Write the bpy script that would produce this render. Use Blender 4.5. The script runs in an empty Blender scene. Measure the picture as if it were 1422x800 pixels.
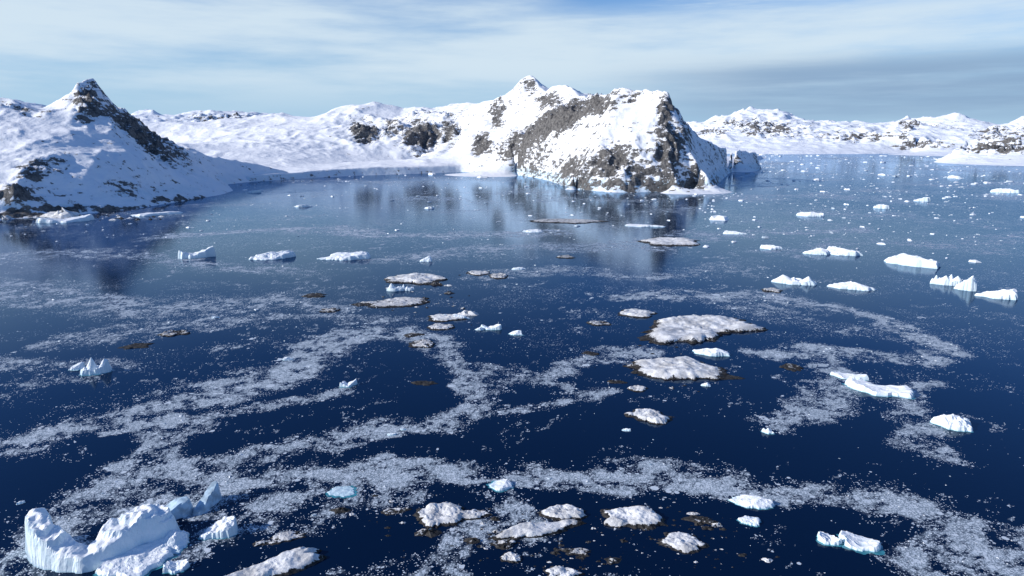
import bpy, math, random
import numpy as np
rng=np.random.default_rng(7); random.seed(7)
F=960.0; CX=711.0; CY=400.0; HOR=192.0; HC=100.0
PITCH=math.atan((CY-HOR)/F); cp,sp=math.cos(PITCH),math.sin(PITCH)
# ---------- survey helpers: bearing / distance of things standing on the sea ----------
def bearing(px,py):
    x=(px-CX)/F; y=-(py-CY)/F
    dx=x; dy=cp+y*sp; dz=-sp+y*cp
    return math.atan2(dx,dy), dz/math.hypot(dx,dy)
def G(px,py):
    u,te=bearing(px,py); return u, math.log(-HC/te)
def P3(px,py,r):
    u,te=bearing(px,py); return u, math.log(r), HC+r*te
def XY(u,v):
    r=math.exp(v); return r*math.sin(u), r*math.cos(u)
def proj(x,y,z):
    zz=z-HC; f=y*cp-zz*sp; up=y*sp+zz*cp
    return CX+F*x/f, CY-F*up/f
# ---------- noise ----------
_p=rng.permutation(256); _p=np.concatenate([_p,_p,_p]); _a=rng.random(256)*2*np.pi; _gx=np.cos(_a); _gy=np.sin(_a)
def pn(x,y):
    xi=np.floor(x).astype(np.int64); yi=np.floor(y).astype(np.int64); xf=x-xi; yf=y-yi
    xi&=255; yi&=255
    u=xf*xf*xf*(xf*(xf*6-15)+10); v=yf*yf*yf*(yf*(yf*6-15)+10)
    def g(ix,iy,fx,fy):
        h=_p[_p[ix&255]+(iy&255)]; return _gx[h]*fx+_gy[h]*fy
    a=g(xi,yi,xf,yf); b=g(xi+1,yi,xf-1,yf); c=g(xi,yi+1,xf,yf-1); d=g(xi+1,yi+1,xf-1,yf-1)
    return ((a+u*(b-a))+v*((c+u*(d-c))-(a+u*(b-a))))*1.5
def fbm(x,y,o=5,g=0.5):
    s=0;a=1;t=0
    for i in range(o):
        s=s+a*pn(x+17.3*i,y-9.1*i); t+=a; a*=g; x=x*2.03; y=y*2.03
    return s/t
def ridged(x,y,o=6,g=0.5):
    s=0;a=1;t=0;w=1
    for i in range(o):
        n=1-np.abs(pn(x+5.2*i,y+31.7*i)); n=n*n*w; w=np.clip(n*1.6,0,1); s=s+a*n; t+=a; a*=g; x=x*2.07; y=y*2.07
    return s/t
def sst(a,b,x):
    t=np.clip((x-a)/(b-a),0,1); return t*t*(3-2*t)
# ---------- mesh helpers ----------
def mk(name,co,faces_q=None,loops=None,starts=None,mat=None,attrs=None,smooth=True):
    me=bpy.data.meshes.new(name); co=np.asarray(co,dtype=np.float32)
    me.vertices.add(len(co)); me.vertices.foreach_set('co',co.ravel())
    if faces_q is not None:
        fq=np.asarray(faces_q,dtype=np.int32); k=fq.shape[1]; loops=fq.ravel(); starts=np.arange(len(fq),dtype=np.int32)*k
    me.loops.add(len(loops)); me.loops.foreach_set('vertex_index',np.asarray(loops,dtype=np.int32))
    me.polygons.add(len(starts)); me.polygons.foreach_set('loop_start',np.asarray(starts,dtype=np.int32))
    me.update(calc_edges=True); me.validate()
    me.polygons.foreach_set('use_smooth',np.full(len(me.polygons),smooth,dtype=bool))
    if attrs:
        for k,a in attrs.items():
            at=me.attributes.new(k,'FLOAT','POINT'); at.data.foreach_set('value',np.asarray(a,dtype=np.float32).ravel())
    ob=bpy.data.objects.new(name,me); bpy.context.scene.collection.objects.link(ob)
    if mat: me.materials.append(mat)
    return ob
def gridfaces(nr,nc,keep=None):
    i=np.arange(nr-1)[:,None]*nc+np.arange(nc-1)[None,:]
    f=np.stack([i,i+1,i+nc+1,i+nc],-1)
    if keep is not None: f=f[keep]
    return f.reshape(-1,4)
# ---------- materials ----------
class N:
    def __init__(s,mat):
        mat.use_nodes=True; s.t=mat.node_tree; s.t.nodes.clear()
    def n(s,ty,**k):
        nd=s.t.nodes.new(ty)
        for a,b in k.items(): setattr(nd,a,b)
        return nd
    def l(s,a,b): s.t.links.new(a,b)
    def math(s,op,a,b=None,c=None,clamp=False):
        nd=s.n('ShaderNodeMath',operation=op,use_clamp=clamp)
        for i,x in enumerate((a,b,c)):
            if x is None: continue
            if isinstance(x,(int,float)): nd.inputs[i].default_value=x
            else: s.l(x,nd.inputs[i])
        return nd.outputs[0]
    def ramp(s,x,a,b,lo=0.0,hi=1.0):
        nd=s.n('ShaderNodeMapRange',interpolation_type='SMOOTHSTEP'); s.l(x,nd.inputs[0])
        for i,q in enumerate((a,b,lo,hi)):
            nd.inputs[i+1].default_value=q
        return nd.outputs[0]
    def mix(s,f,a,b,bt='MIX'):
        nd=s.n('ShaderNodeMix',data_type='RGBA',blend_type=bt)
        for i,x in ((0,f),(6,a),(7,b)):
            if isinstance(x,tuple): nd.inputs[i].default_value=(*x,1)
            elif isinstance(x,(int,float)): nd.inputs[i].default_value=x
            else: s.l(x,nd.inputs[i])
        return nd.outputs[2]
    def noise(s,vec,sc,det=5,rough=0.55):
        nd=s.n('ShaderNodeTexNoise'); s.l(vec,nd.inputs['Vector']); nd.inputs['Scale'].default_value=sc
        nd.inputs['Detail'].default_value=det; nd.inputs['Roughness'].default_value=rough; return nd.outputs[0]
    def attr(s,name): return s.n('ShaderNodeAttribute',attribute_name=name).outputs['Fac']
    def pos(s): return s.n('ShaderNodeNewGeometry').outputs['Position']
def mountain_mat(name,scale,snow=(0.91,0.92,0.94)):
    m=bpy.data.materials.new(name); t=N(m); pos=t.pos()
    g=t.n('ShaderNodeNewGeometry'); sx=t.n('ShaderNodeSeparateXYZ'); t.l(g.outputs['Normal'],sx.inputs[0]); nz=sx.outputs[2]
    rk=t.attr('rock')
    n1=t.noise(pos,0.03*scale,10,0.70); n2=t.noise(pos,0.16*scale,8,0.68)
    mp=t.n('ShaderNodeMapping'); t.l(pos,mp.inputs[0]); mp.inputs['Rotation'].default_value=(0,0.6,0.4); mp.inputs['Scale'].default_value=(1,1,3.2)
    n3=t.noise(mp.outputs[0],0.045*scale,8,0.65)
    steep=t.math('SUBTRACT',0.73,nz)
    v=t.math('ADD',t.math('MULTIPLY',steep,0.7),t.math('MULTIPLY',rk,0.54))
    v=t.math('ADD',v,t.math('MULTIPLY',t.math('SUBTRACT',n1,0.5),1.4))
    v=t.math('ADD',v,t.math('MULTIPLY',t.math('SUBTRACT',n3,0.5),2.0))
    v=t.math('ADD',v,t.math('MULTIPLY',t.math('SUBTRACT',n2,0.5),1.6))
    mask=t.ramp(v,0.30,0.42)
    rc=t.mix(t.ramp(n2,0.35,0.65),(0.07,0.068,0.07),(0.24,0.23,0.22))
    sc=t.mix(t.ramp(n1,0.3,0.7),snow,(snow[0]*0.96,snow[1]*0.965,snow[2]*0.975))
    sz=t.n('ShaderNodeSeparateXYZ'); t.l(pos,sz.inputs[0])
    # ice cliffs near sea level are tinted pale blue
    cliff=t.math('MULTIPLY',t.ramp(sz.outputs[2],30,14),t.ramp(nz,.93,.6,0,.65))
    sc=t.mix(cliff,sc,(.50,.68,.80))
    col=t.mix(mask,sc,rc)
    b=t.n('ShaderNodeBsdfPrincipled'); t.l(col,b.inputs['Base Color']); b.inputs['Roughness'].default_value=0.8; b.inputs['Specular IOR Level'].default_value=0.2
    bp=t.n('ShaderNodeBump'); bp.inputs['Strength'].default_value=0.8; bp.inputs['Distance'].default_value=11.0/scale
    h=t.math('ADD',t.math('MULTIPLY',t.noise(pos,0.022*scale,9,0.58),0.7),t.math('MULTIPLY',t.math('MULTIPLY',n2,mask),0.9))
    t.l(h,bp.inputs['Height']); t.l(bp.outputs[0],b.inputs['Normal'])
    o=t.n('ShaderNodeOutputMaterial'); t.l(b.outputs[0],o.inputs[0]); return m
def ice_mat():
    m=bpy.data.materials.new('glacier_ice'); t=N(m); pos=t.pos()
    g=t.n('ShaderNodeNewGeometry'); sx=t.n('ShaderNodeSeparateXYZ'); t.l(g.outputs['Normal'],sx.inputs[0]); nz=sx.outputs[2]
    sz=t.n('ShaderNodeSeparateXYZ'); t.l(pos,sz.inputs[0])
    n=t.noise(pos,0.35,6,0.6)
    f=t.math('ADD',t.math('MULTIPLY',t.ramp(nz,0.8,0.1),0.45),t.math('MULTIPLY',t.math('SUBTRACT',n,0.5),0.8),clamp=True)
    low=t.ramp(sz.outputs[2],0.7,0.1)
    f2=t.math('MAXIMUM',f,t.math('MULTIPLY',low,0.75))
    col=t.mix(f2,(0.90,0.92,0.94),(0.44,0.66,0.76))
    b=t.n('ShaderNodeBsdfPrincipled'); t.l(col,b.inputs['Base Color']); b.inputs['Roughness'].default_value=0.45
    bp=t.n('ShaderNodeBump'); bp.inputs['Strength'].default_value=0.5; bp.inputs['Distance'].default_value=0.6
    t.l(t.noise(pos,0.6,9,0.62),bp.inputs['Height']); t.l(bp.outputs[0],b.inputs['Normal'])
    o=t.n('ShaderNodeOutputMaterial'); t.l(b.outputs[0],o.inputs[0]); return m
def blue_mat(name,c,rough=0.3):
    m=bpy.data.materials.new(name); t=N(m); pos=t.pos()
    col=t.mix(t.ramp(t.noise(pos,0.5,6),0.35,0.65),c,tuple(x*0.6 for x in c))
    b=t.n('ShaderNodeBsdfPrincipled'); t.l(col,b.inputs['Base Color']); b.inputs['Roughness'].default_value=rough
    o=t.n('ShaderNodeOutputMaterial'); t.l(b.outputs[0],o.inputs[0]); return m
def chip_mat():
    m=bpy.data.materials.new('brash'); t=N(m)
    col=t.mix(t.attr('tone'),(0.90,0.92,0.94),(0.28,0.38,0.46))
    b=t.n('ShaderNodeBsdfPrincipled'); t.l(col,b.inputs['Base Color']); b.inputs['Roughness'].default_value=0.5
    o=t.n('ShaderNodeOutputMaterial'); t.l(b.outputs[0],o.inputs[0]); return m
def islet_mat():
    m=bpy.data.materials.new('snowy_rock'); t=N(m); pos=t.pos()
    sz=t.n('ShaderNodeSeparateXYZ'); t.l(pos,sz.inputs[0])
    n1=t.noise(pos,0.18,9,0.68); n2=t.noise(pos,1.1,7,0.68)
    v=t.math('ADD',t.attr('snow'),t.math('MULTIPLY',t.math('SUBTRACT',n1,0.5),2.7))
    v=t.math('ADD',v,t.math('MULTIPLY',t.math('SUBTRACT',n2,0.5),3.2))
    v=t.math('SUBTRACT',v,t.ramp(sz.outputs[2],0.6,0.1,0,0.5))
    mask=t.ramp(v,0.38,0.66)
    rc=t.mix(t.ramp(n2,0.35,0.65),(0.007,0.007,0.008),(0.06,0.055,0.05))
    sc=t.mix(t.ramp(n1,0.38,0.62),(0.82,0.82,0.82),(0.52,0.515,0.51))
    b=t.n('ShaderNodeBsdfPrincipled'); t.l(t.mix(mask,rc,sc),b.inputs['Base Color']); b.inputs['Roughness'].default_value=0.75; b.inputs['Specular IOR Level'].default_value=0.25
    bp=t.n('ShaderNodeBump'); bp.inputs['Strength'].default_value=0.6; bp.inputs['Distance'].default_value=0.4
    t.l(t.math('ADD',n2,n1),bp.inputs['Height']); t.l(bp.outputs[0],b.inputs['Normal'])
    o=t.n('ShaderNodeOutputMaterial'); t.l(b.outputs[0],o.inputs[0]); return m
def sea_mat():
    m=bpy.data.materials.new('sea_water'); t=N(m); pos=t.pos()
    D=t.attr('ice'); fine=t.noise(pos,0.10,7,0.70); fine2=t.noise(pos,0.6,4,0.6)
    fm=t.ramp(fine,.37,.62,.14,1.75)
    Dn=t.math('MULTIPLY',D,t.math('MULTIPLY',fm,t.math('ADD',.35,t.math('MULTIPLY',fine2,1.35))))
    layers=None
    for sc,rad,k in ((2.6,0.40,0.78),(1.1,0.35,0.42),(0.42,0.28,0.13),(0.12,0.24,0.05)):
        vo=t.n('ShaderNodeTexVoronoi',voronoi_dimensions='2D'); t.l(pos,vo.inputs['Vector']); vo.inputs['Scale'].default_value=sc
        s=t.n('ShaderNodeSeparateColor'); t.l(vo.outputs['Color'],s.inputs[0])
        inside=t.math('LESS_THAN',vo.outputs['Distance'],t.math('MULTIPLY',t.math('ADD',s.outputs[1],0.4),rad))
        pres=t.math('LESS_THAN',s.outputs[0],t.math('MULTIPLY',Dn,k))
        a=t.math('MULTIPLY',inside,pres)
        layers=a if layers is None else t.math('MAXIMUM',layers,a)
    film=t.ramp(Dn,0.17,0.92,0.0,0.80)
    mp=t.n('ShaderNodeMapping'); t.l(pos,mp.inputs[0]); mp.inputs['Scale'].default_value=(0.5,1.0,1); mp.inputs['Rotation'].default_value=(0,0,0.3)
    bp=t.n('ShaderNodeBump'); bp.inputs['Strength'].default_value=0.2; bp.inputs['Distance'].default_value=0.15
    t.l(t.noise(mp.outputs[0],0.9,5,0.6),bp.inputs['Height'])
    # deep water body + Fresnel surface reflection with a blue tint painted into its gloss
    d=t.n('ShaderNodeBsdfDiffuse'); t.l(t.mix(film,(0.0006,0.0066,0.026),(0.28,0.34,0.395)),d.inputs['Color'])
    gl=t.n('ShaderNodeBsdfGlossy'); gl.inputs['Color'].default_value=(.56,.77,1.0,1)
    t.l(t.math('ADD',0.07,t.math('MULTIPLY',film,0.5)),gl.inputs['Roughness']); t.l(bp.outputs[0],gl.inputs['Normal'])
    fr=t.n('ShaderNodeFresnel'); fr.inputs['IOR'].default_value=1.32
    fac=t.math('MULTIPLY',t.math('MULTIPLY',fr.outputs[0],.88),t.math('SUBTRACT',1,t.math('MULTIPLY',film,.6)))
    wm=t.n('ShaderNodeMixShader'); t.l(fac,wm.inputs[0]); t.l(d.outputs[0],wm.inputs[1]); t.l(gl.outputs[0],wm.inputs[2])
    i=t.n('ShaderNodeBsdfPrincipled'); i.inputs['Roughness'].default_value=0.6
    t.l(t.mix(fine2,(0.34,0.43,0.51),(0.80,0.84,0.89)),i.inputs['Base Color'])
    ms=t.n('ShaderNodeMixShader'); t.l(layers,ms.inputs[0]); t.l(wm.outputs[0],ms.inputs[1]); t.l(i.outputs[0],ms.inputs[2])
    o=t.n('ShaderNodeOutputMaterial'); t.l(ms.outputs[0],o.inputs[0]); return m
M_ICE=ice_mat(); M_ISL=islet_mat(); M_CHIP=chip_mat(); M_TURQ=blue_mat('submerged_ice',(0.05,0.30,0.38)); M_BLUE=blue_mat('shaded_blue_ice',(0.52,0.68,0.80),0.4)  # M_BLUE: blue of the slabs' shaded faces is put into the colour

# ---------- terrain ----------
def solve(u0,u1,v0,v1,step,lines,edge=-15,it=260):
    z=None
    for k in (16,8,4,2,1):
        s=step*k; nc=int((u1-u0)/s)+1; nr=int((v1-v0)/s)+1
        M=np.zeros((nr,nc),bool); V=np.zeros((nr,nc))
        M[0,:]=M[-1,:]=True; M[:,0]=M[:,-1]=True; V[M]=edge
        for L in lines:
            for a,b in zip(L[:-1],L[1:]):
                n=int(max(abs(a[0]-b[0]),abs(a[1]-b[1]))/s*2)+2
                tt=np.linspace(0,1,n)
                uu=a[0]+(b[0]-a[0])*tt; vv=a[1]+(b[1]-a[1])*tt; zz=a[2]+(b[2]-a[2])*tt
                c=np.round((uu-u0)/s).astype(int); r=np.round((vv-v0)/s).astype(int)
                ok=(c>=0)&(c<nc)&(r>=0)&(r<nr); M[r[ok],c[ok]]=True; V[r[ok],c[ok]]=zz[ok]
        if z is None: z=np.zeros((nr,nc))
        else:
            ri=np.clip((np.arange(nr)/2),0,z.shape[0]-1.001); ci=np.clip((np.arange(nc)/2),0,z.shape[1]-1.001)
            r0=ri.astype(int); c0=ci.astype(int); fr=(ri-r0)[:,None]; fc=(ci-c0)[None,:]
            z=(z[r0][:,c0]*(1-fr)*(1-fc)+z[r0+1][:,c0]*fr*(1-fc)+z[r0][:,c0+1]*(1-fr)*fc+z[r0+1][:,c0+1]*fr*fc)
        z[M]=V[M]
        for _ in range(it if k>1 else 60):
            q=z.copy(); q[1:-1,1:-1]=0.25*(z[:-2,1:-1]+z[2:,1:-1]+z[1:-1,:-2]+z[1:-1,2:]); q[M]=V[M]; z=q
    for _ in range(1):
        z[1:-1,1:-1]=0.5*z[1:-1,1:-1]+0.125*(z[:-2,1:-1]+z[2:,1:-1]+z[1:-1,:-2]+z[1:-1,2:])
    return z
def terrain(names,pxs,r0,r1,step,ridges,shores,rocks,mat,amp=0.012,freq=22,splits=(),rough_rock=0.012,base=.3):
    u0=bearing(pxs[0],200)[0]; u1=bearing(pxs[1],200)[0]; v0=math.log(r0); v1=math.log(r1)
    sh=[[(*G(p[0],p[1]),p[2] if len(p)>2 else -3.) for p in L] for L in shores]
    sh.sort(key=lambda L:-max(p[2] for p in L))
    lines=[[P3(*p) for p in L] for L in ridges]+sh
    z=solve(u0,u1,v0,v1,step,lines)
    nr,nc=z.shape; U,V=np.meshgrid(u0+np.arange(nc)*step,v0+np.arange(nr)*step); R=np.exp(V)
    m=np.clip(z/(0.03*R),0,1)
    X,Y=proj(R*np.sin(U),R*np.cos(U),z)
    rock=np.zeros_like(z); soft=np.zeros_like(z)
    wx=fbm(U*40,V*40,4)*14; wy=fbm(U*40+50,V*40,4)*9
    for (x,y,sx,sy,a,s) in rocks:
        ca,sa=math.cos(a),math.sin(a); dx=X+wx-x; dy=Y+wy-y
        e=((dx*ca+dy*sa)/sx)**2+((-dx*sa+dy*ca)/sy)**2
        rock=np.maximum(rock,s*np.exp(-e**1.5)); soft=np.maximum(soft,min(s,1.2)*np.exp(-e*.45))
    wu=U+0.02*fbm(U*9,V*9,3); wv=V+0.02*fbm(U*9+7,V*9+3,3)
    a_=base+(1-base)*np.clip(soft,0,1)
    dz=((ridged(wu*freq,wv*freq,7,0.52)-0.5)*amp*R + fbm(U*9,V*9,4)*amp*0.6*R)*a_
    z=z+dz*m + rough_rock*R*rock*np.clip(m*2,0,1)*(ridged(wu*60,wv*60,5,0.6)-0.5)
    co=np.stack([R*np.sin(U),R*np.cos(U),z],-1).reshape(-1,3)
    zf=np.maximum.reduce([z[:-1,:-1],z[1:,:-1],z[:-1,1:],z[1:,1:]])
    edges=[-1e9]+[bearing(s,200)[0] for s in splits]+[1e9]; obs=[]
    for k,nm in enumerate(names):
        keep=(zf>-6)&(U[:-1,:-1]>=edges[k])&(U[:-1,:-1]<edges[k+1])
        f=gridfaces(nr,nc,keep); used=np.unique(f); mp=np.zeros(nr*nc,np.int32); mp[used]=np.arange(len(used))
        obs.append(mk(nm,co[used],mp[f],mat=mat,attrs={'rock':rock.reshape(-1)[used]}))
    return obs
M_M=mountain_mat('snow_and_rock',1.0); M_F=mountain_mat('far_snow_and_rock',0.35,(0.86,0.89,0.94))  # M_F: bluer snow colour stands in for aerial haze
# left mountain
terrain(['snowy_mountain'],(-420,470),820,2500,0.0021,
 ridges=[[(-300,120,1500),(-150,150,1500),(-40,140,1500),(0,134,1500),(25,142,1480),(60,152,1470),(78,150,1470),(92,135,1480),(105,119,1490),(115,111,1500),(127,111,1510),(138,122,1520),(146,134,1530),(155,147,1560),(175,160,1600),(195,178,1650),(225,194,1700),(265,208,1760),(330,225,1820),(400,236,1850)],
  [(95,150,1440),(105,140,1440),(120,134,1450),(135,140,1460),(148,152,1480)],
  [(136,150,1450),(150,166,1410),(178,203,1340),(203,232,1270)],
  [(105,142,1440),(90,170,1380),(60,200,1280),(35,235,1180),(20,265,1110)],
  [(0,180,1350),(-60,215,1250),(-100,250,1180)],
  [(140,205,1280),(120,235,1200),(110,262,1150)],
  [(178,203,1340),(215,207,1450),(250,222,1500)]],
 shores=[[(-300,330),(-150,322),(-60,312),(0,306),(60,302),(140,296),(200,289),(260,279),(310,271),(328,265),(318,256),(380,250),(440,246),(460,240)],
  [(-60,309,7),(0,303.5,7),(60,299.5,7),(140,293.5,8),(200,286.5,9),(260,276.5,9),(305,268.5,9)]],
 rocks=[(121,142,20,26,0.1,1.15),(200,190,60,15,0.6,1.4),(60,235,36,16,-.3,0.75),(30,268,38,14,0,0.8),(10,299,60,6,0,2.2),(100,289,60,7,0,1.8),(170,262,40,12,0.2,0.5),(240,212,30,8,0.4,0.9),(20,150,40,5,0.2,0.7),(150,290,60,5,0,1.6),(250,277,60,4,0,1.4)],
 mat=M_M,amp=0.013,freq=16,base=.45)
# headland and glacier massif
terrain(['glacier','rocky_headland'],(120,1105),1150,3900,0.0019,
 ridges=[[(120,175,3200),(240,170,3200),(320,166,3200),(385,159,3200),(440,159,3100),(480,146,3000),(520,143,3000),(560,147,3000),(610,149,2950),(650,145,2800),(690,138,2650),(712,124,2550),(723,110,2500),(732,105,2495),(741,108,2490),(748,118,2420),(760,123,2350),(780,118,2250),(792,121,2150),(802,130,2100),(815,132,1980),(833,138,1760),(848,130,1700),(860,118,1660),(872,115,1650),(884,117,1640),(897,124,1600),(912,121,1575),(927,122,1560),(934,140,1540),(944,172,1500),(955,202,1460),(972,228,1420),(985,248,1390)],
  [(835,140,1720),(790,150,1780),(755,167,1850),(722,193,1930),(692,214,2000)],
  [(860,122,1640),(850,150,1560),(838,185,1480),(822,215,1430),(796,243,1400)],
  [(897,128,1590),(893,165,1500),(880,205,1420),(862,240,1350)],
  [(925,124,1560),(922,170,1470),(930,215,1400),(940,250,1350)],
  [(733,107,2490),(715,150,2380),(695,178,2300),(670,203,2200)],
  [(690,139,2650),(665,165,2550),(640,185,2450)],
  [(560,148,3000),(545,168,2800),(535,185,2600)],
  [(470,176,2720),(520,171,2700),(580,171,2680),(640,178,2600)],
  [(430,206,2420),(500,205,2480),(570,209,2450),(640,212,2350)],
  [(200,198,2400),(300,198,2450),(400,200,2450)],
  [(934,140,1540),(955,178,1720),(980,196,1950),(1020,207,2250),(1050,211,2500)]],
 shores=[[(150,262),(330,254),(440,247),(500,244),(560,242),(640,239),(680,240.5),(715,243),(742,246.5),(762,251.5),(780,257.5),(800,263),(850,268),(900,267),(950,266),(980,263),(998,256),(1008,246),(1020,236),(1040,226),(1060,220)],
  [(345,252.5,14),(400,248.9,16),(440,246.1,18),(500,243.2,20),(560,241.2,20),(640,238.3,18),(680,239.9,13),(715,242.4,9)],
  [(360,246,17),(440,239,23),(500,236,26),(560,234,28),(640,232,26)],
  [(1008,241,9),(1020,233,12),(1040,223.5,16),(1055,219.3,16)],
  [(1085,226,-15),(1060,235,-15),(1040,250,-15),(1025,264,-15)],
  [(150,275,-15),(330,266,-15),(440,258,-15),(560,253,-15),(640,250,-15),(700,254,-15),(735,260,-15),(765,270,-15),(800,279,-15)]],
 rocks=[(505,183,20,16,0.2,1.3),(583,188,30,20,0,1.3),(625,180,12,16,0,1.2),(668,200,12,14,0.2,1.3),(690,160,10,22,0.3,1.0),(770,168,85,13,-0.45,1.35),(710,205,26,12,-.6,1.0),(820,150,40,10,-0.2,1.1),(875,128,16,9,0,1.0),(925,155,13,34,0.1,1.15),(930,205,20,34,0,1.2),(850,225,42,20,-0.4,1.15),(790,236,26,12,-.6,1.0),(880,258,110,9,0,1.0),(760,140,22,10,0.3,.9),(735,118,12,12,0,0.7),(900,240,50,12,0,0.9),(970,255,30,8,0,0.9),(600,160,60,6,0,.5),(950,190,10,24,0,.6),(545,178,30,10,0,.9)],
 mat=M_M,amp=0.016,freq=16,splits=(680,),base=.32)
# distant ranges
def jag(L,r,a=3.0,n=6,seed=0):
    rr=random.Random(seed); out=[]
    for (x0,y0),(x1,y1) in zip(L[:-1],L[1:]):
        k=max(1,int((x1-x0)/8))
        for i in range(k):
            t=i/k; out.append((x0+(x1-x0)*t,y0+(y1-y0)*t+(rr.uniform(-a,a) if i else 0),r*(1+rr.uniform(-.02,.02))))
    out.append((*L[-1],r)); return out
terrain(['distant_mountain_range'],(905,1640),3600,9500,0.0019,
 ridges=[jag([(915,180),(940,174),(985,163),(1010,158),(1035,150),(1060,153),(1082,150),(1100,159),(1122,171),(1150,167),(1180,173),(1210,174),(1235,168),(1262,161),(1275,174),(1300,182),(1340,186),(1370,182),(1400,170),(1422,164),(1480,160),(1600,170)],6800,2.2,seed=3),
  [(940,197,5600),(1000,185,5700),(1060,182,5700),(1120,190,5600),(1180,186,5700),(1250,184,5600),(1310,194,5500),(1400,190,5500),(1600,192,5400)],
  [(1035,152,6800),(1020,175,6200),(1000,190,5500)],[(1082,152,6800),(1095,178,6200),(1110,196,5400)],[(1235,170,6800),(1215,184,6200),(1190,197,5500)],[(1262,163,6800),(1280,182,6200),(1290,198,5400)],[(1400,172,6800),(1390,188,6200),(1370,199,5500)]],
 shores=[[(915,213),(1000,213.5),(1100,214.5),(1200,214),(1300,213),(1400,214.5),(1600,215)],[(915,212.4,14),(1000,213,18),(1100,213.9,20),(1200,213.5,18),(1300,212.5,14),(1400,213.9,14),(1600,214.4,12)]],
 rocks=[(1060,180,70,10,0.1,.8),(1262,175,14,9,0,1.0),(1190,190,60,6,0,.7),(1390,188,50,10,0,.8),(985,185,30,8,0,.7),(1380,209,60,5,0,1.1),(1290,202,60,4,0,.7)],mat=M_F,amp=0.010,freq=30,base=.7)
terrain(['distant_mountain_range'],(1090,1640),10500,17000,0.0025,
 ridges=[jag([(1100,190),(1150,172),(1190,166),(1215,174),(1280,162),(1300,164),(1330,156),(1350,166),(1400,176),(1600,180)],13500,1.5,seed=5)],shores=[],rocks=[(1300,180,60,10,0,.6)],mat=M_F,amp=0.005,freq=40,base=1)
terrain(['distant_mountain_range'],(-150,520),4800,8800,0.0022,
 ridges=[jag([(-140,150),(0,136),(60,146),(110,160),(180,163),(196,152),(212,153),(232,164),(248,161),(262,155),(285,153),(310,156),(345,155),(385,160),(430,168),(500,175)],6500,.7,seed=8)],shores=[],rocks=[(320,164,70,5,0,.8)],mat=M_F,amp=0.006,freq=45,base=.5)
terrain(['low_skerry'],(1290,1640),3000,4300,0.0015,
 ridges=[[(1325,207,3500),(1350,203,3600),(1385,204,3600),(1425,202,3600),(1500,203,3600)]],
 shores=[[(1310,216),(1350,218),(1400,219),(1450,219),(1560,219)]],rocks=[(1390,207,90,6,0,1.1)],mat=M_F,amp=0.003,freq=50,base=1)

# ---------- sea and ice density ----------
BANDS=[ # (points, half width rad, strength)
 ([(0,622),(100,592),(200,572),(300,548),(380,522),(430,492),(480,468),(540,462),(590,470)],.040,1.3),
 ([(150,600),(210,590),(300,572),(380,556),(470,540)],.024,.95),
 ([(210,655),(300,640),(400,622),(520,604),(600,592),(680,575),(760,570),(830,545)],.020,.9),
 ([(0,800),(60,760),(120,705),(190,660),(220,615),(250,590)],.046,1.0),
 ([(180,655),(330,662),(460,660),(560,652),(640,655),(750,668),(850,672),(950,668),(1020,674),(1100,684),(1180,692),(1250,700),(1320,728),(1380,762),(1440,800)],.035,1.35),
 ([(1290,790),(1330,770),(1440,770)],.045,1.2),
 ([(200,690),(330,705),(420,690),(540,680)],.042,1.05),
 ([(60,720),(160,700),(260,690)],.04,.85),
 ([(250,770),(300,745),(380,730),(460,720)],.028,.9),
 ([(480,800),(540,780),(600,790)],.03,.5),
 ([(1060,487),(1130,485),(1200,495),(1260,505),(1295,492),(1275,462),(1220,440),(1150,425),(1050,415),(950,408),(870,412)],.027,1.05),
 ([(1090,590),(1130,575),(1140,550),(1165,520),(1140,492)],.024,.95),
 ([(1270,540),(1255,580),(1280,610),(1320,640)],.028,.85),
 ([(620,470),(660,510),(672,550),(620,580),(500,600)],.021,.85),
 ([(720,525),(780,507),(840,492),(900,500)],.021,.9),
 ([(560,480),(640,500),(740,520),(800,560)],.015,.65),
 ([(0,498),(50,515),(110,506),(200,500)],.022,.7),
 ([(0,545),(60,530),(160,520)],.014,.6),
 ([(0,395),(120,420),(260,430),(400,415),(470,425)],.05,.7),
 ([(100,470),(260,455),(380,440),(520,440)],.026,.6),
 ([(590,800),(640,760),(690,735),(740,740),(700,690)],.030,1.0),
 ([(860,640),(940,650),(1020,655)],.012,.6),
 ([(1000,420),(1130,450),(1240,470)],.026,.4),
 ([(240,330),(330,322),(470,318),(620,330),(760,322)],.035,.85),
 ([(0,360),(120,350),(260,365),(420,380)],.035,.55),
 ([(560,360),(700,345),(850,340),(1000,330),(1150,320)],.045,.6),
 ([(640,385),(760,375),(880,385),(1010,370)],.028,.5),
 ([(1080,350),(1200,335),(1340,345),(1440,330)],.04,.5),
]
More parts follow.
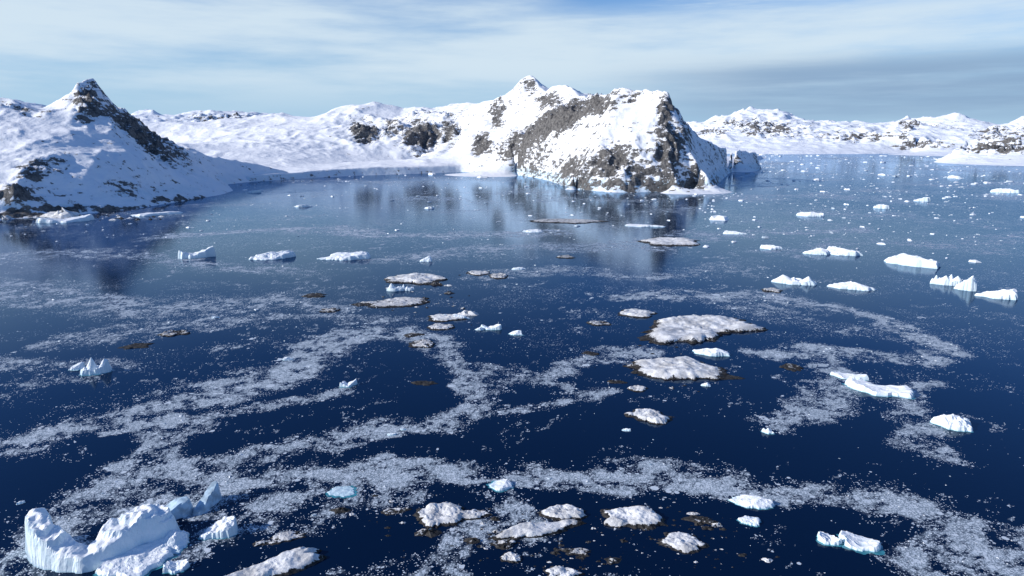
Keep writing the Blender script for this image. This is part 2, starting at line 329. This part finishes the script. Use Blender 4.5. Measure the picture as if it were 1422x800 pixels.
def density(U,V):
    wu=U+0.060*fbm(U*7,V*7,4)+0.018*fbm(U*36,V*36,5); wv=V+0.060*fbm(U*7+40,V*7+11,4)+0.018*fbm(U*36+9,V*36+5,5)
    D=np.zeros_like(U)
    q=fbm(U*4+3,V*4+9,3)*2.2; cu=wu*np.cos(q)+wv*np.sin(q); cv=-wu*np.sin(q)+wv*np.cos(q)
    rib=ridged(cu*9+3,cv*46,4,.6)
    tex=(0.38+1.3*np.clip(fbm(wu*22,wv*22,6,0.62)+0.30,0,1))*(.26+1.25*rib)
    wid=.75+.9*np.clip(fbm(U*6+9,V*6,3)+.3,0,1)
    for pts,w,s in BANDS:
        L=[G(*p) for p in pts]; d=np.full(U.shape,9.)
        for a,b in zip(L[:-1],L[1:]):
            du,dv=b[0]-a[0],b[1]-a[1]; qq=du*du+dv*dv
            t=np.clip(((wu-a[0])*du+(wv-a[1])*dv)/qq,0,1)
            d=np.minimum(d,np.hypot(wu-a[0]-t*du,wv-a[1]-t*dv))
        D=np.maximum(D,s*np.exp(-(d/(w*wid))**4))
    D=D*tex
    fl=np.abs(fbm(wu*6+3,wv*6+8,5,.55)); D=np.maximum(D,0.55*np.exp(-(fl/0.014)**2)*sst(-.12,.3,fbm(U*5,V*5+20,3)))
    fl=np.abs(fbm(wu*9+31,wv*9+3,5,.55)); D=np.maximum(D,0.45*np.exp(-(fl/0.012)**2)*sst(0,.3,fbm(U*6+8,V*6,3)))
    far=sst(math.log(500),math.log(1400),V)*(1+.3*sst(.05,.3,U))
    D=np.maximum(D,far*(0.10+0.85*np.clip(fbm(wu*8,wv*8,6,.62)+.06,0,1)))
    mid=sst(math.log(240),math.log(480),V)*0.10*sst(-.05,.3,fbm(wu*11,wv*11,5))
    D=np.maximum(D,mid)
    return np.clip(D,0,1.3)
du=0.0030; dv=0.0062
ua,ub,va,vb=-0.95,0.95,math.log(70),math.log(16000)
nc=int((ub-ua)/du)+1; nr=int((vb-va)/dv)+1
U,V=np.meshgrid(np.linspace(ua,ub,nc),np.linspace(va,vb,nr)); DEN=density(U,V); R=np.exp(V)
co=np.stack([R*np.sin(U),R*np.cos(U),np.zeros_like(R)],-1).reshape(-1,3); fa=gridfaces(nr,nc)
base=len(co); th=np.linspace(ub,2*np.pi+ua,60); rr=np.exp(np.linspace(va,vb,12))
T,RR=np.meshgrid(th,rr); co2=np.stack([RR*np.sin(T),RR*np.cos(T),0*T],-1).reshape(-1,3); f2=gridfaces(12,60)+base
th=np.linspace(0,2*np.pi,181); T,RR=np.meshgrid(th,np.array([0.01,70.0])); co3=np.stack([RR*np.sin(T),RR*np.cos(T),0*T],-1).reshape(-1,3); f3=gridfaces(2,181)+base+len(co2)
T,RR=np.meshgrid(th,np.array([16000.,60000.])); co4=np.stack([RR*np.sin(T),RR*np.cos(T),0*T],-1).reshape(-1,3); f4=gridfaces(2,181)+base+len(co2)+len(co3)
cc=np.concatenate([co,co2,co3,co4]); dd=np.concatenate([DEN.ravel(),np.full(len(co2)+len(co3)+len(co4),.1)])
mk('sea',cc,np.concatenate([fa,f2,f3,f4]),mat=sea_mat(),attrs={'ice':dd})
def den_at(u,v):
    c=np.clip(((u-ua)/du).astype(int),0,nc-1); r=np.clip(((v-va)/dv).astype(int),0,nr-1); return DEN[r,c]
# ---------- brash ice ----------
def chips(name,u,v,size,hr,K=6,pk=1.5,tp_=1.3):
    n=len(u); r=np.exp(v); x=r*np.sin(u); y=r*np.cos(u)
    ang=np.linspace(0,2*np.pi,K,endpoint=False)[None,:]+rng.uniform(-.35,.35,(n,K))+rng.uniform(0,6,(n,1))
    rad=size[:,None]*rng.uniform(.55,1.15,(n,K)); el=rng.uniform(.35,1,(n,1)); rot=rng.uniform(0,6.28,(n,1))
    lx=rad*np.cos(ang); ly=rad*np.sin(ang)*el
    gx=lx*np.cos(rot)-ly*np.sin(rot); gy=lx*np.sin(rot)+ly*np.cos(rot)
    h=(size*hr)[:,None]*rng.uniform(.35,1.3,(n,K))
    b=np.stack([x[:,None]+gx,y[:,None]+gy,np.full((n,K),-.1)],-1)
    tp=np.stack([x[:,None]+gx*.78,y[:,None]+gy*.78,h],-1)
    ct=np.stack([x,y,size*hr*rng.uniform(.6,pk,n)],-1)[:,None,:]
    co=np.concatenate([b,tp,ct],1).reshape(-1,3); S=2*K+1; o=(np.arange(n)*S)[:,None,None]
    k=np.arange(K); k2=(k+1)%K
    q=np.stack([k,k2,K+k2,K+k],-1)[None]+o; tr=np.stack([K+k,K+k2,np.full(K,2*K)],-1)[None]+o
    q=q.reshape(-1,4); tr=tr.reshape(-1,3)
    loops=np.concatenate([q.ravel(),tr.ravel()]); st=np.concatenate([np.arange(len(q))*4,len(q)*4+np.arange(len(tr))*3])
    tone=np.repeat(np.clip(rng.random(n)**tp_,0,1),S)
    return mk(name,co,loops=loops,starts=st,mat=M_CHIP,attrs={'tone':tone},smooth=False)
n=1000000
u=rng.uniform(-.75,.75,n); v=rng.uniform(math.log(120),math.log(5500),n)
w=np.exp(-np.clip(v-math.log(1300),0,9)*0.3)
d=den_at(u,v); keep=rng.random(n)<(d**1.5*0.085+0.0013)*w; u=u[keep]; v=v[keep]
size=np.exp(v)*0.00056*np.exp(rng.normal(0,.66,len(u))); size=np.minimum(size,5)
chips('brash_ice',u,v,size,.3)
print('chips',len(u))
n=9000; u=rng.uniform(-.7,.75,n); y=214+rng.random(n)**1.5*125; v=np.array([G(711,yy)[1] for yy in y])
pk=(.34+.66*sst(.0,.25,u))*np.clip(.35+2.2*(fbm(u*12,v*12,4)+.1),0.08,1)*np.clip(1.25-(y-214)/110,.12,1); keep=rng.random(n)<pk*.85; u=u[keep]; v=v[keep]
size=np.exp(v)*0.0012*np.exp(rng.normal(0,.7,len(u)))
chips('drifting_growlers',u,v,np.minimum(size,18),.28,8,1.6,4.0)

# ---------- islets ----------
def islet(cx,yt,yb,w,hm,snow,rot=0.,asp=None,lob=.38,name='rocky_islet',seed=0,nt=140,nrg=44):
    rr=np.random.default_rng(seed+int(cx*7+yb)); u0,v0=G(cx,yt); u1,v1=G(cx,yb); vm=(v0+v1)/2; r=math.exp(vm)
    sl=math.hypot(r,HC); a=w/F*sl/2; b=max((math.exp(v0)-math.exp(v1))/2,a*.22)
    if asp: b=a*asp
    x0,y0=XY(u1,vm); sd=rr.uniform(0,200)
    th=np.linspace(0,2*np.pi,nt,endpoint=False); rho=np.linspace(0,1,nrg)
    T,RH=np.meshgrid(th,rho)
    o_lo=1+lob*.8*pn(np.cos(T)*1.1+sd,np.sin(T)*1.1+sd)
    o_hi=lob*fbm(np.cos(T)*2.2+sd+9,np.sin(T)*2.2+sd,6,.66)*1.5
    k_=1/np.abs((o_lo+o_hi)[-1]*np.cos(T[-1])).max()*1.12
    out=(o_lo+o_hi*RH**3)*k_
    lx=a*RH*out*np.cos(T); ly=b*RH*out*np.sin(T)
    cs,sn=math.cos(-u1+rot),math.sin(-u1+rot); X=x0+lx*cs-ly*sn; Y=y0+lx*sn+ly*cs
    nn=fbm(X/a*1.3+sd,Y/a*1.3,6,.52); n2=ridged(X/6+sd,Y/6,5,.55)-.5
    e=1-RH
    prof=np.clip((e+.10*fbm(X/5+sd,Y/5,4))/.30,0,1)**.6
    rim=np.clip(1-e/.20,0,1)
    Z=hm*prof*(0.55+.70*nn)+ n2*0.34*np.clip(e*5,0,1)*(hm**.5) - .12 - rim*.30*hm**.5*(.2+1.5*(fbm(X/3+sd,Y/3,5,.65)+.3))
    Z[-1]=-.8
    sn_=snow*(0.05+1.30*sst(.05,.26,e+.3*nn))
    co=np.stack([X,Y,Z],-1).reshape(-1,3)
    i=np.arange(nrg-1)[:,None]*nt+np.arange(nt)[None]; j=np.arange(nrg-1)[:,None]*nt+(np.arange(nt)[None]+1)%nt
    f=np.stack([i,i+nt,j+nt,j],-1).reshape(-1,4)
    return mk(name,co,f,mat=M_ISL,attrs={'snow':sn_})
for k in [(968,433,480,184,4.6,1.05,.5,.78,.5),(940,499,527,134,3.6,1.0,.1),(902,569,588,64,2.2,1.0),(885,429,442,54,2.2,1.05),(578,381,396,78,3.4,.95,.3),
 (548,414,428,100,2.2,.6),(620,437,447,54,1.9,.8),(612,450,459,38,1.6,.65),(587,472,485,40,1.5,.5),(930,330,342,88,3.2,.95),(790,304,311,110,2.2,.5),
 (612,699,733,70,2.2,.95),(655,709,722,56,1.3,.8),(742,727,748,140,2.0,.95,.35),(780,702,724,64,1.8,1.0),(873,703,735,92,2.4,1.05),(945,740,768,70,1.6,.8),
 (385,770,806,165,2.4,1.0,.2,.34),(392,741,755,64,1.2,.8),(710,768,782,30,1.1,.8),(782,788,806,54,1.3,.85),(663,376,383,36,1.6,.65),(693,379,388,28,1.6,.5),
 (885,535,545,28,1.1,.75),(832,445,453,38,1.2,.45),(550,705,716,42,.9,.6)]: islet(*k)
for k in [(243,459,467,38,1.6,.35),(438,407,414,36,1.4,.15),(458,428,434,28,1.3,.4),(190,476,485,44,.9,.05),(1072,400,407,30,1.5,.45),(1097,505,515,32,1.3,.2),
 (785,354,360,28,1.5,.4),(590,529,536,38,.8,.1),(858,528,534,32,.9,.15),(505,420,426,32,1.1,.2),(575,462,468,34,1.0,.25),(820,488,494,26,.8,.1),
 (970,716,728,50,1.0,.3),(800,760,773,50,1.0,.4),(700,750,762,40,.9,.5),(1010,520,527,50,.8,.1)]:
    islet(*k,name='bare_rock',nt=80,nrg=24,lob=.6)
def shoal():
    cs=[];fs=[];sn=[];o=0
    cl=[(700,745,150,35,130),(940,735,90,35,110),(610,430,60,35,55),(930,500,70,30,14),(990,775,60,20,50),(640,712,60,14,30),(790,780,90,15,70),(570,420,45,9,25),(130,303,130,3,60),(520,710,60,20,30)]
    rr=np.random.default_rng(5)
    for cx,cy,sx,sy,n in cl:
        for _ in range(n):
            px=cx+rr.normal()*sx*.6; py=cy+rr.normal()*sy*.6
            if py<215: continue
            u,v=G(px,py); x,y=XY(u,v); r=math.exp(v); s=r*.0012*math.exp(rr.normal()*.75)
            nt=10; T,RH=np.meshgrid(np.linspace(0,2*np.pi,nt,endpoint=False),np.linspace(0.02,1,4))
            out=rr.uniform(.5,1.4,nt)[None]; X=x+s*RH*out*np.cos(T)*1.6; Y=y+s*RH*out*np.sin(T)
            Z=s*.5*(1-RH**2)*rr.uniform(.3,1.5,(4,nt))-.05
            cs.append(np.stack([X,Y,Z],-1).reshape(-1,3)); i=np.arange(3)[:,None]*nt+np.arange(nt)[None]; j=np.arange(3)[:,None]*nt+(np.arange(nt)[None]+1)%nt
            fs.append(np.stack([i,i+nt,j+nt,j],-1).reshape(-1,4)+o); o+=nt*4; sn.append(np.full(nt*4,rr.choice([.1,.3,.8,1.3])))
    mk('shoal_rocks',np.concatenate(cs),np.concatenate(fs),mat=M_ISL,attrs={'snow':np.concatenate(sn)},smooth=False)
shoal()
# ---------- icebergs ----------
def berg(cx,yb,w,h,style='tab',dep=.5,skirt=0,mat=None,name='iceberg',seed=0,nt=72,nrg=26):
    rr=np.random.default_rng(int(cx*13+yb*3)+seed); u0,v0=G(cx,yb); r0=math.exp(v0); sl=math.hypot(r0,HC); an=math.atan2(HC,r0)
    W=w/F*sl; D=W*dep; tot=h/F*sl; H=max((tot-D*math.sin(an)*.75)/math.cos(an),tot*.4); rc=r0+D/2
    x0,y0=rc*math.sin(u0),rc*math.cos(u0); sd=rr.uniform(0,200)
    T,RH=np.meshgrid(np.linspace(0,2*np.pi,nt,endpoint=False),np.linspace(0,1,nrg)**.6)
    ph=np.cumsum(rr.uniform(.5,1.4,7)); ph=ph/ph[-1]*2*np.pi; dk=rr.uniform(.6,1,7)
    out=np.full(T.shape,1.35)
    for p_,d_ in zip(ph,dk):
        c=np.cos(T-p_); out=np.where(c>.05,np.minimum(out,d_/np.maximum(c,.05)),out)
    out=out*(1+.35*fbm(np.cos(T)*2+sd,np.sin(T)*2+sd,5,.6)); out=out/np.abs(out*np.cos(T)).max()
    A=RH*out*np.cos(T); B=RH*out*np.sin(T)
    n=fbm(A*2.2+sd,B*2.2,5,.55); rg=ridged(A*1.6+sd,B*1.6,4)
    pl=np.full(T.shape,9.)
    for k in range(5):
        q=rr.uniform(0,6.28); g=rr.uniform(.2,1.0); pl=np.minimum(pl,rr.uniform(.75,1.1)+g*(np.cos(q)*A+np.sin(q)*B))
    if style=='tab': top=pl*.8+.35*n
    elif style=='spire':
        top=.2+.15*n+.2*rg
        for k in range(4):
            ax,bx=rr.uniform(-.75,.75),rr.uniform(-.3,.3); s=rr.uniform(.3,.8); hh=rr.uniform(.35,1.0); sk=rr.uniform(.5,2)
            dx=A-ax; dx=np.where(dx>0,dx*sk,dx); top=np.maximum(top,hh*(1-np.hypot(dx/s,(B-bx)/.7))+.1*n)
    elif style=='wedge': top=np.minimum(.15+.95*np.clip((A+1)/2,0,1)**1.3,pl)+.2*n
    elif style=='saddle': top=.22+.7*np.abs(A+rr.uniform(-.2,.2))**1.3*rr.uniform(.8,1)+.2*rg-.05
    elif style=='floe': top=.5*pl+.25*n
    top=np.clip(top,.06,1.1)
    e=np.clip((1-RH)/.10,0,1)**.6
    Z=H*top*e-.05; Z[-1]=-.6
    lx=A*W/2; ly=B*D/2; cs,sn=math.cos(-u0),math.sin(-u0)
    X=x0+lx*cs-ly*sn; Y=y0+lx*sn+ly*cs
    i=np.arange(nrg-1)[:,None]*nt+np.arange(nt)[None]; j=np.arange(nrg-1)[:,None]*nt+(np.arange(nt)[None]+1)%nt
    f=np.stack([i,i+nt,j+nt,j],-1).reshape(-1,4)
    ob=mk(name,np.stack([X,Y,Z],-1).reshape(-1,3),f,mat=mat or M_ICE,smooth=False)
    if skirt:
        o=out[-1]*(1+skirt*rr.uniform(.2,1.0)*(.6+fbm(np.cos(T[0])*2+sd,np.sin(T[0])*2,3)))
        lx=o*np.cos(T[0])*W/2; ly=o*np.sin(T[0])*D/2-skirt*D*.15
        P=np.stack([x0+lx*cs-ly*sn,y0+lx*sn+ly*cs,np.full(nt,.03)],-1); P=np.concatenate([P,[[x0,y0,.03]]])
        k=np.arange(nt); s=mk('submerged_foot',P,np.stack([k,(k+1)%nt,np.full(nt,nt)],-1),mat=M_TURQ); s.parent=ob
    return ob
for a in [(273,359,46,16,'saddle'),(378,361,62,15,'tab'),(480,362,78,15,'tab'),(593,364,22,12,'wedge'),(215,300,66,7,'tab'),(92,309,60,9,'saddle'),(136,521,36,24,'spire',.6,.3),(107,514,18,10,'wedge',.6,.2),
 (483,538,26,12,'saddle',.6,.3),(548,405,26,14,'spire'),(568,404,24,12,'spire'),(683,459,32,11,'saddle',.5,.2),(717,466,22,10,'wedge',.6,.2),(666,459,14,7,'wedge'),(400,501,15,6,'tab'),
 (1103,396,58,17,'spire'),(1134,354,34,13,'wedge'),(1168,355,50,13,'tab'),(1182,403,60,15,'wedge'),(1272,371,72,18,'tab'),(1318,397,40,21,'spire'),(1342,404,26,24,'wedge'),(1390,416,52,17,'wedge'),
 (1393,268,30,7,'tab'),(1128,301,40,8,'tab'),(1178,529,46,13,'saddle',.6,.1),(1228,551,92,22,'saddle',.45,.08),(1323,599,48,26,'tab',.8,.15),(990,496,56,18,'wedge',.5,.1),(1065,603,18,10,'spire',.6,.4),
 (1042,708,58,22,'wedge',.6,.15),(1043,731,34,14,'tab',.8,.2),(1151,757,28,17,'saddle',.8,.3),(1189,765,52,22,'saddle',.7,.3),(870,599,13,6,'tab'),(980,537,14,7,'tab'),(697,683,40,18,'wedge',.8,.2),
 (1020,326,36,7,'tab'),(1070,347,30,7,'tab'),(895,316,60,6,'tab'),(740,323,30,6,'tab'),(545,605,14,5,'tab'),(1225,290,20,7,'tab'),(640,444,26,9,'tab'),(1280,280,18,7,'wedge'),(625,441,20,7,'saddle'),(1325,248,20,5,'tab'),
 (420,288,26,5,'tab'),(475,689,40,9,'floe',.7,.4),(560,598,10,4,'tab'),(352,268,20,4,'tab'),(310,750,54,34,'wedge',.7,.1),(240,768,42,32,'wedge',.9,.1),(246,796,30,18,'saddle',.9,.2),(30,700,10,5,'tab'),(300,442,10,4,'tab'),(720,375,22,6,'tab')]:
    berg(*a)
berg(186,800,92,38,'floe',.9,.1,nt=120,nrg=40)
def spine(name,pts,mat=M_ICE,cell=.3,seed=1,pw=.42,jag_=1.0,smooth=True):
    P=[(*XY(*G(p[0],p[1])),p[2],p[3]) for p in pts]; A=np.array(P); mg=A[:,3].max()*1.5
    xs=np.arange(A[:,0].min()-mg,A[:,0].max()+mg,cell); ys=np.arange(A[:,1].min()-mg,A[:,1].max()+mg,cell)
    X,Y=np.meshgrid(xs,ys); wx=X+fbm(X*.16+seed,Y*.16,5,.5)*2.4*jag_; wy=Y+fbm(X*.16,Y*.16+seed+30,5,.5)*2.4*jag_; Z=np.full(X.shape,-1.)
    hm=1+jag_*(.45*(ridged(X*.09+seed,Y*.09,4,.45)-.5)+.3*fbm(X*.2,Y*.2+seed,3))
    # broken faces: step the height field with tilted planes
    st=np.abs(((X*.35+Y*.22+fbm(X*.1+seed,Y*.1,3)*2)%1)-.5)*.16*jag_
    hm=hm+st
    for a,b in zip(P[:-1],P[1:]):
        dx,dy=b[0]-a[0],b[1]-a[1]; t=np.clip(((wx-a[0])*dx+(wy-a[1])*dy)/(dx*dx+dy*dy),0,1); d=np.hypot(wx-a[0]-t*dx,wy-a[1]-t*dy)
        w=a[3]+(b[3]-a[3])*t; h=(a[2]+(b[2]-a[2])*t)*hm; q=d/w
        Z=np.maximum(Z,np.where(q<1,h*np.clip((1-q)/.30,0,1)**pw,-1.+0*q))
    zf=np.maximum.reduce([Z[:-1,:-1],Z[1:,:-1],Z[:-1,1:],Z[1:,1:]]); f=gridfaces(len(ys),len(xs),zf>-.9)
    co=np.stack([X,Y,Z],-1).reshape(-1,3); used=np.unique(f); mp=np.zeros(len(co),np.int32); mp[used]=np.arange(len(used))
    return mk(name,co[used],mp[f],mat=mat,smooth=smooth)
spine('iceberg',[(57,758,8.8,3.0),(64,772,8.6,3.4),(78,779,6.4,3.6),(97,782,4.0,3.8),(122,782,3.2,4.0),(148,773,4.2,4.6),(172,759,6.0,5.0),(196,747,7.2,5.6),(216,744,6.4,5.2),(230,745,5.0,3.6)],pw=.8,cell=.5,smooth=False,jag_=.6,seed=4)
spine('ice_slab',[(222,722,1.6,3.2),(255,712,3.8,2.6)],mat=M_BLUE,pw=.6,jag_=.4,smooth=False,cell=.5)
spine('ice_slab',[(276,712,1.2,1.6),(300,694,5.0,1.4)],mat=M_BLUE,pw=.6,jag_=.3,smooth=False,cell=.4)

# ---------- light, sky, camera ----------
EL=math.radians(24); sxy=np.array([-0.965,-0.26]); sxy/=np.linalg.norm(sxy); az=math.atan2(sxy[0],sxy[1])
S=(sxy[0]*math.cos(EL),sxy[1]*math.cos(EL),math.sin(EL))
import mathutils
sd=bpy.data.lights.new('sun','SUN'); sd.energy=5.0; sd.angle=math.radians(.5); sd.color=(1,.95,.88)
so=bpy.data.objects.new('sun',sd); bpy.context.scene.collection.objects.link(so); so.rotation_euler=mathutils.Vector(S).to_track_quat('Z','Y').to_euler()
w=bpy.data.worlds.new('World'); bpy.context.scene.world=w; t=N(w)
sky=t.n('ShaderNodeTexSky',sky_type='NISHITA'); sky.sun_disc=False; sky.sun_elevation=EL; sky.sun_rotation=az%(2*math.pi); sky.air_density=1.0; sky.dust_density=.3; sky.ozone_density=3.0
tc=t.n('ShaderNodeTexCoord'); D=tc.outputs['Generated']; sx=t.n('ShaderNodeSeparateXYZ'); t.l(D,sx.inputs[0]); x,z=sx.outputs[0],sx.outputs[2]
skc=t.mix(1.0,sky.outputs[0],(.70,1.0,1.42),'MULTIPLY')
skc=t.mix(t.ramp(z,.22,.0,0,.92),skc,(3.3,5.6,7.9))
mp=t.n('ShaderNodeMapping'); t.l(D,mp.inputs[0]); mp.inputs['Scale'].default_value=(1.2,1.2,9); mp.inputs['Rotation'].default_value=(0,math.radians(-4),0)
n1=t.noise(mp.outputs[0],1.9,9,.56); mp2=t.n('ShaderNodeMapping'); t.l(D,mp2.inputs[0]); mp2.inputs['Scale'].default_value=(1,1,14); mp2.inputs['Location'].default_value=(3,1,0)
n2=t.noise(mp2.outputs[0],2.5,8,.6)
hi=t.ramp(z,.28,.19)
cl=t.math('MULTIPLY',t.ramp(n1,.30,.62,.16,.92),hi)
lo=t.ramp(z,.02,.10,.30,1)
cl=t.math('MULTIPLY',cl,lo)
gap=t.math('MULTIPLY',t.math('MULTIPLY',t.ramp(z,.145,.18),t.ramp(x,-.03,.12)),t.ramp(n2,.36,.52))
cl=t.math('MULTIPLY',cl,t.math('SUBTRACT',1,t.math('MULTIPLY',gap,.85)))
c1=t.mix(cl,skc,(6.7,8.0,9.0))
band=t.math('MULTIPLY',t.math('MULTIPLY',t.ramp(z,.0,.045),t.ramp(z,.115,.08)),t.ramp(x,.05,.38))
band=t.math('MULTIPLY',band,t.ramp(n2,.3,.6,.5,.95))
c2=t.mix(band,c1,(2.7,4.1,6.0))
bg=t.n('ShaderNodeBackground'); t.l(c2,bg.inputs[0]); bg.inputs[1].default_value=.1
o=t.n('ShaderNodeOutputWorld'); t.l(bg.outputs[0],o.inputs[0])
cd=bpy.data.cameras.new('camera'); cam=bpy.data.objects.new('camera',cd); bpy.context.scene.collection.objects.link(cam)
cam.location=(0,0,HC); cam.rotation_euler=(math.pi/2-PITCH,0,0); cd.sensor_width=36; cd.lens=F/1422*36; cd.clip_end=100000; cd.clip_start=1
sc=bpy.context.scene; sc.camera=cam; sc.view_settings.view_transform='Standard'; sc.view_settings.look='None'; sc.view_settings.exposure=0
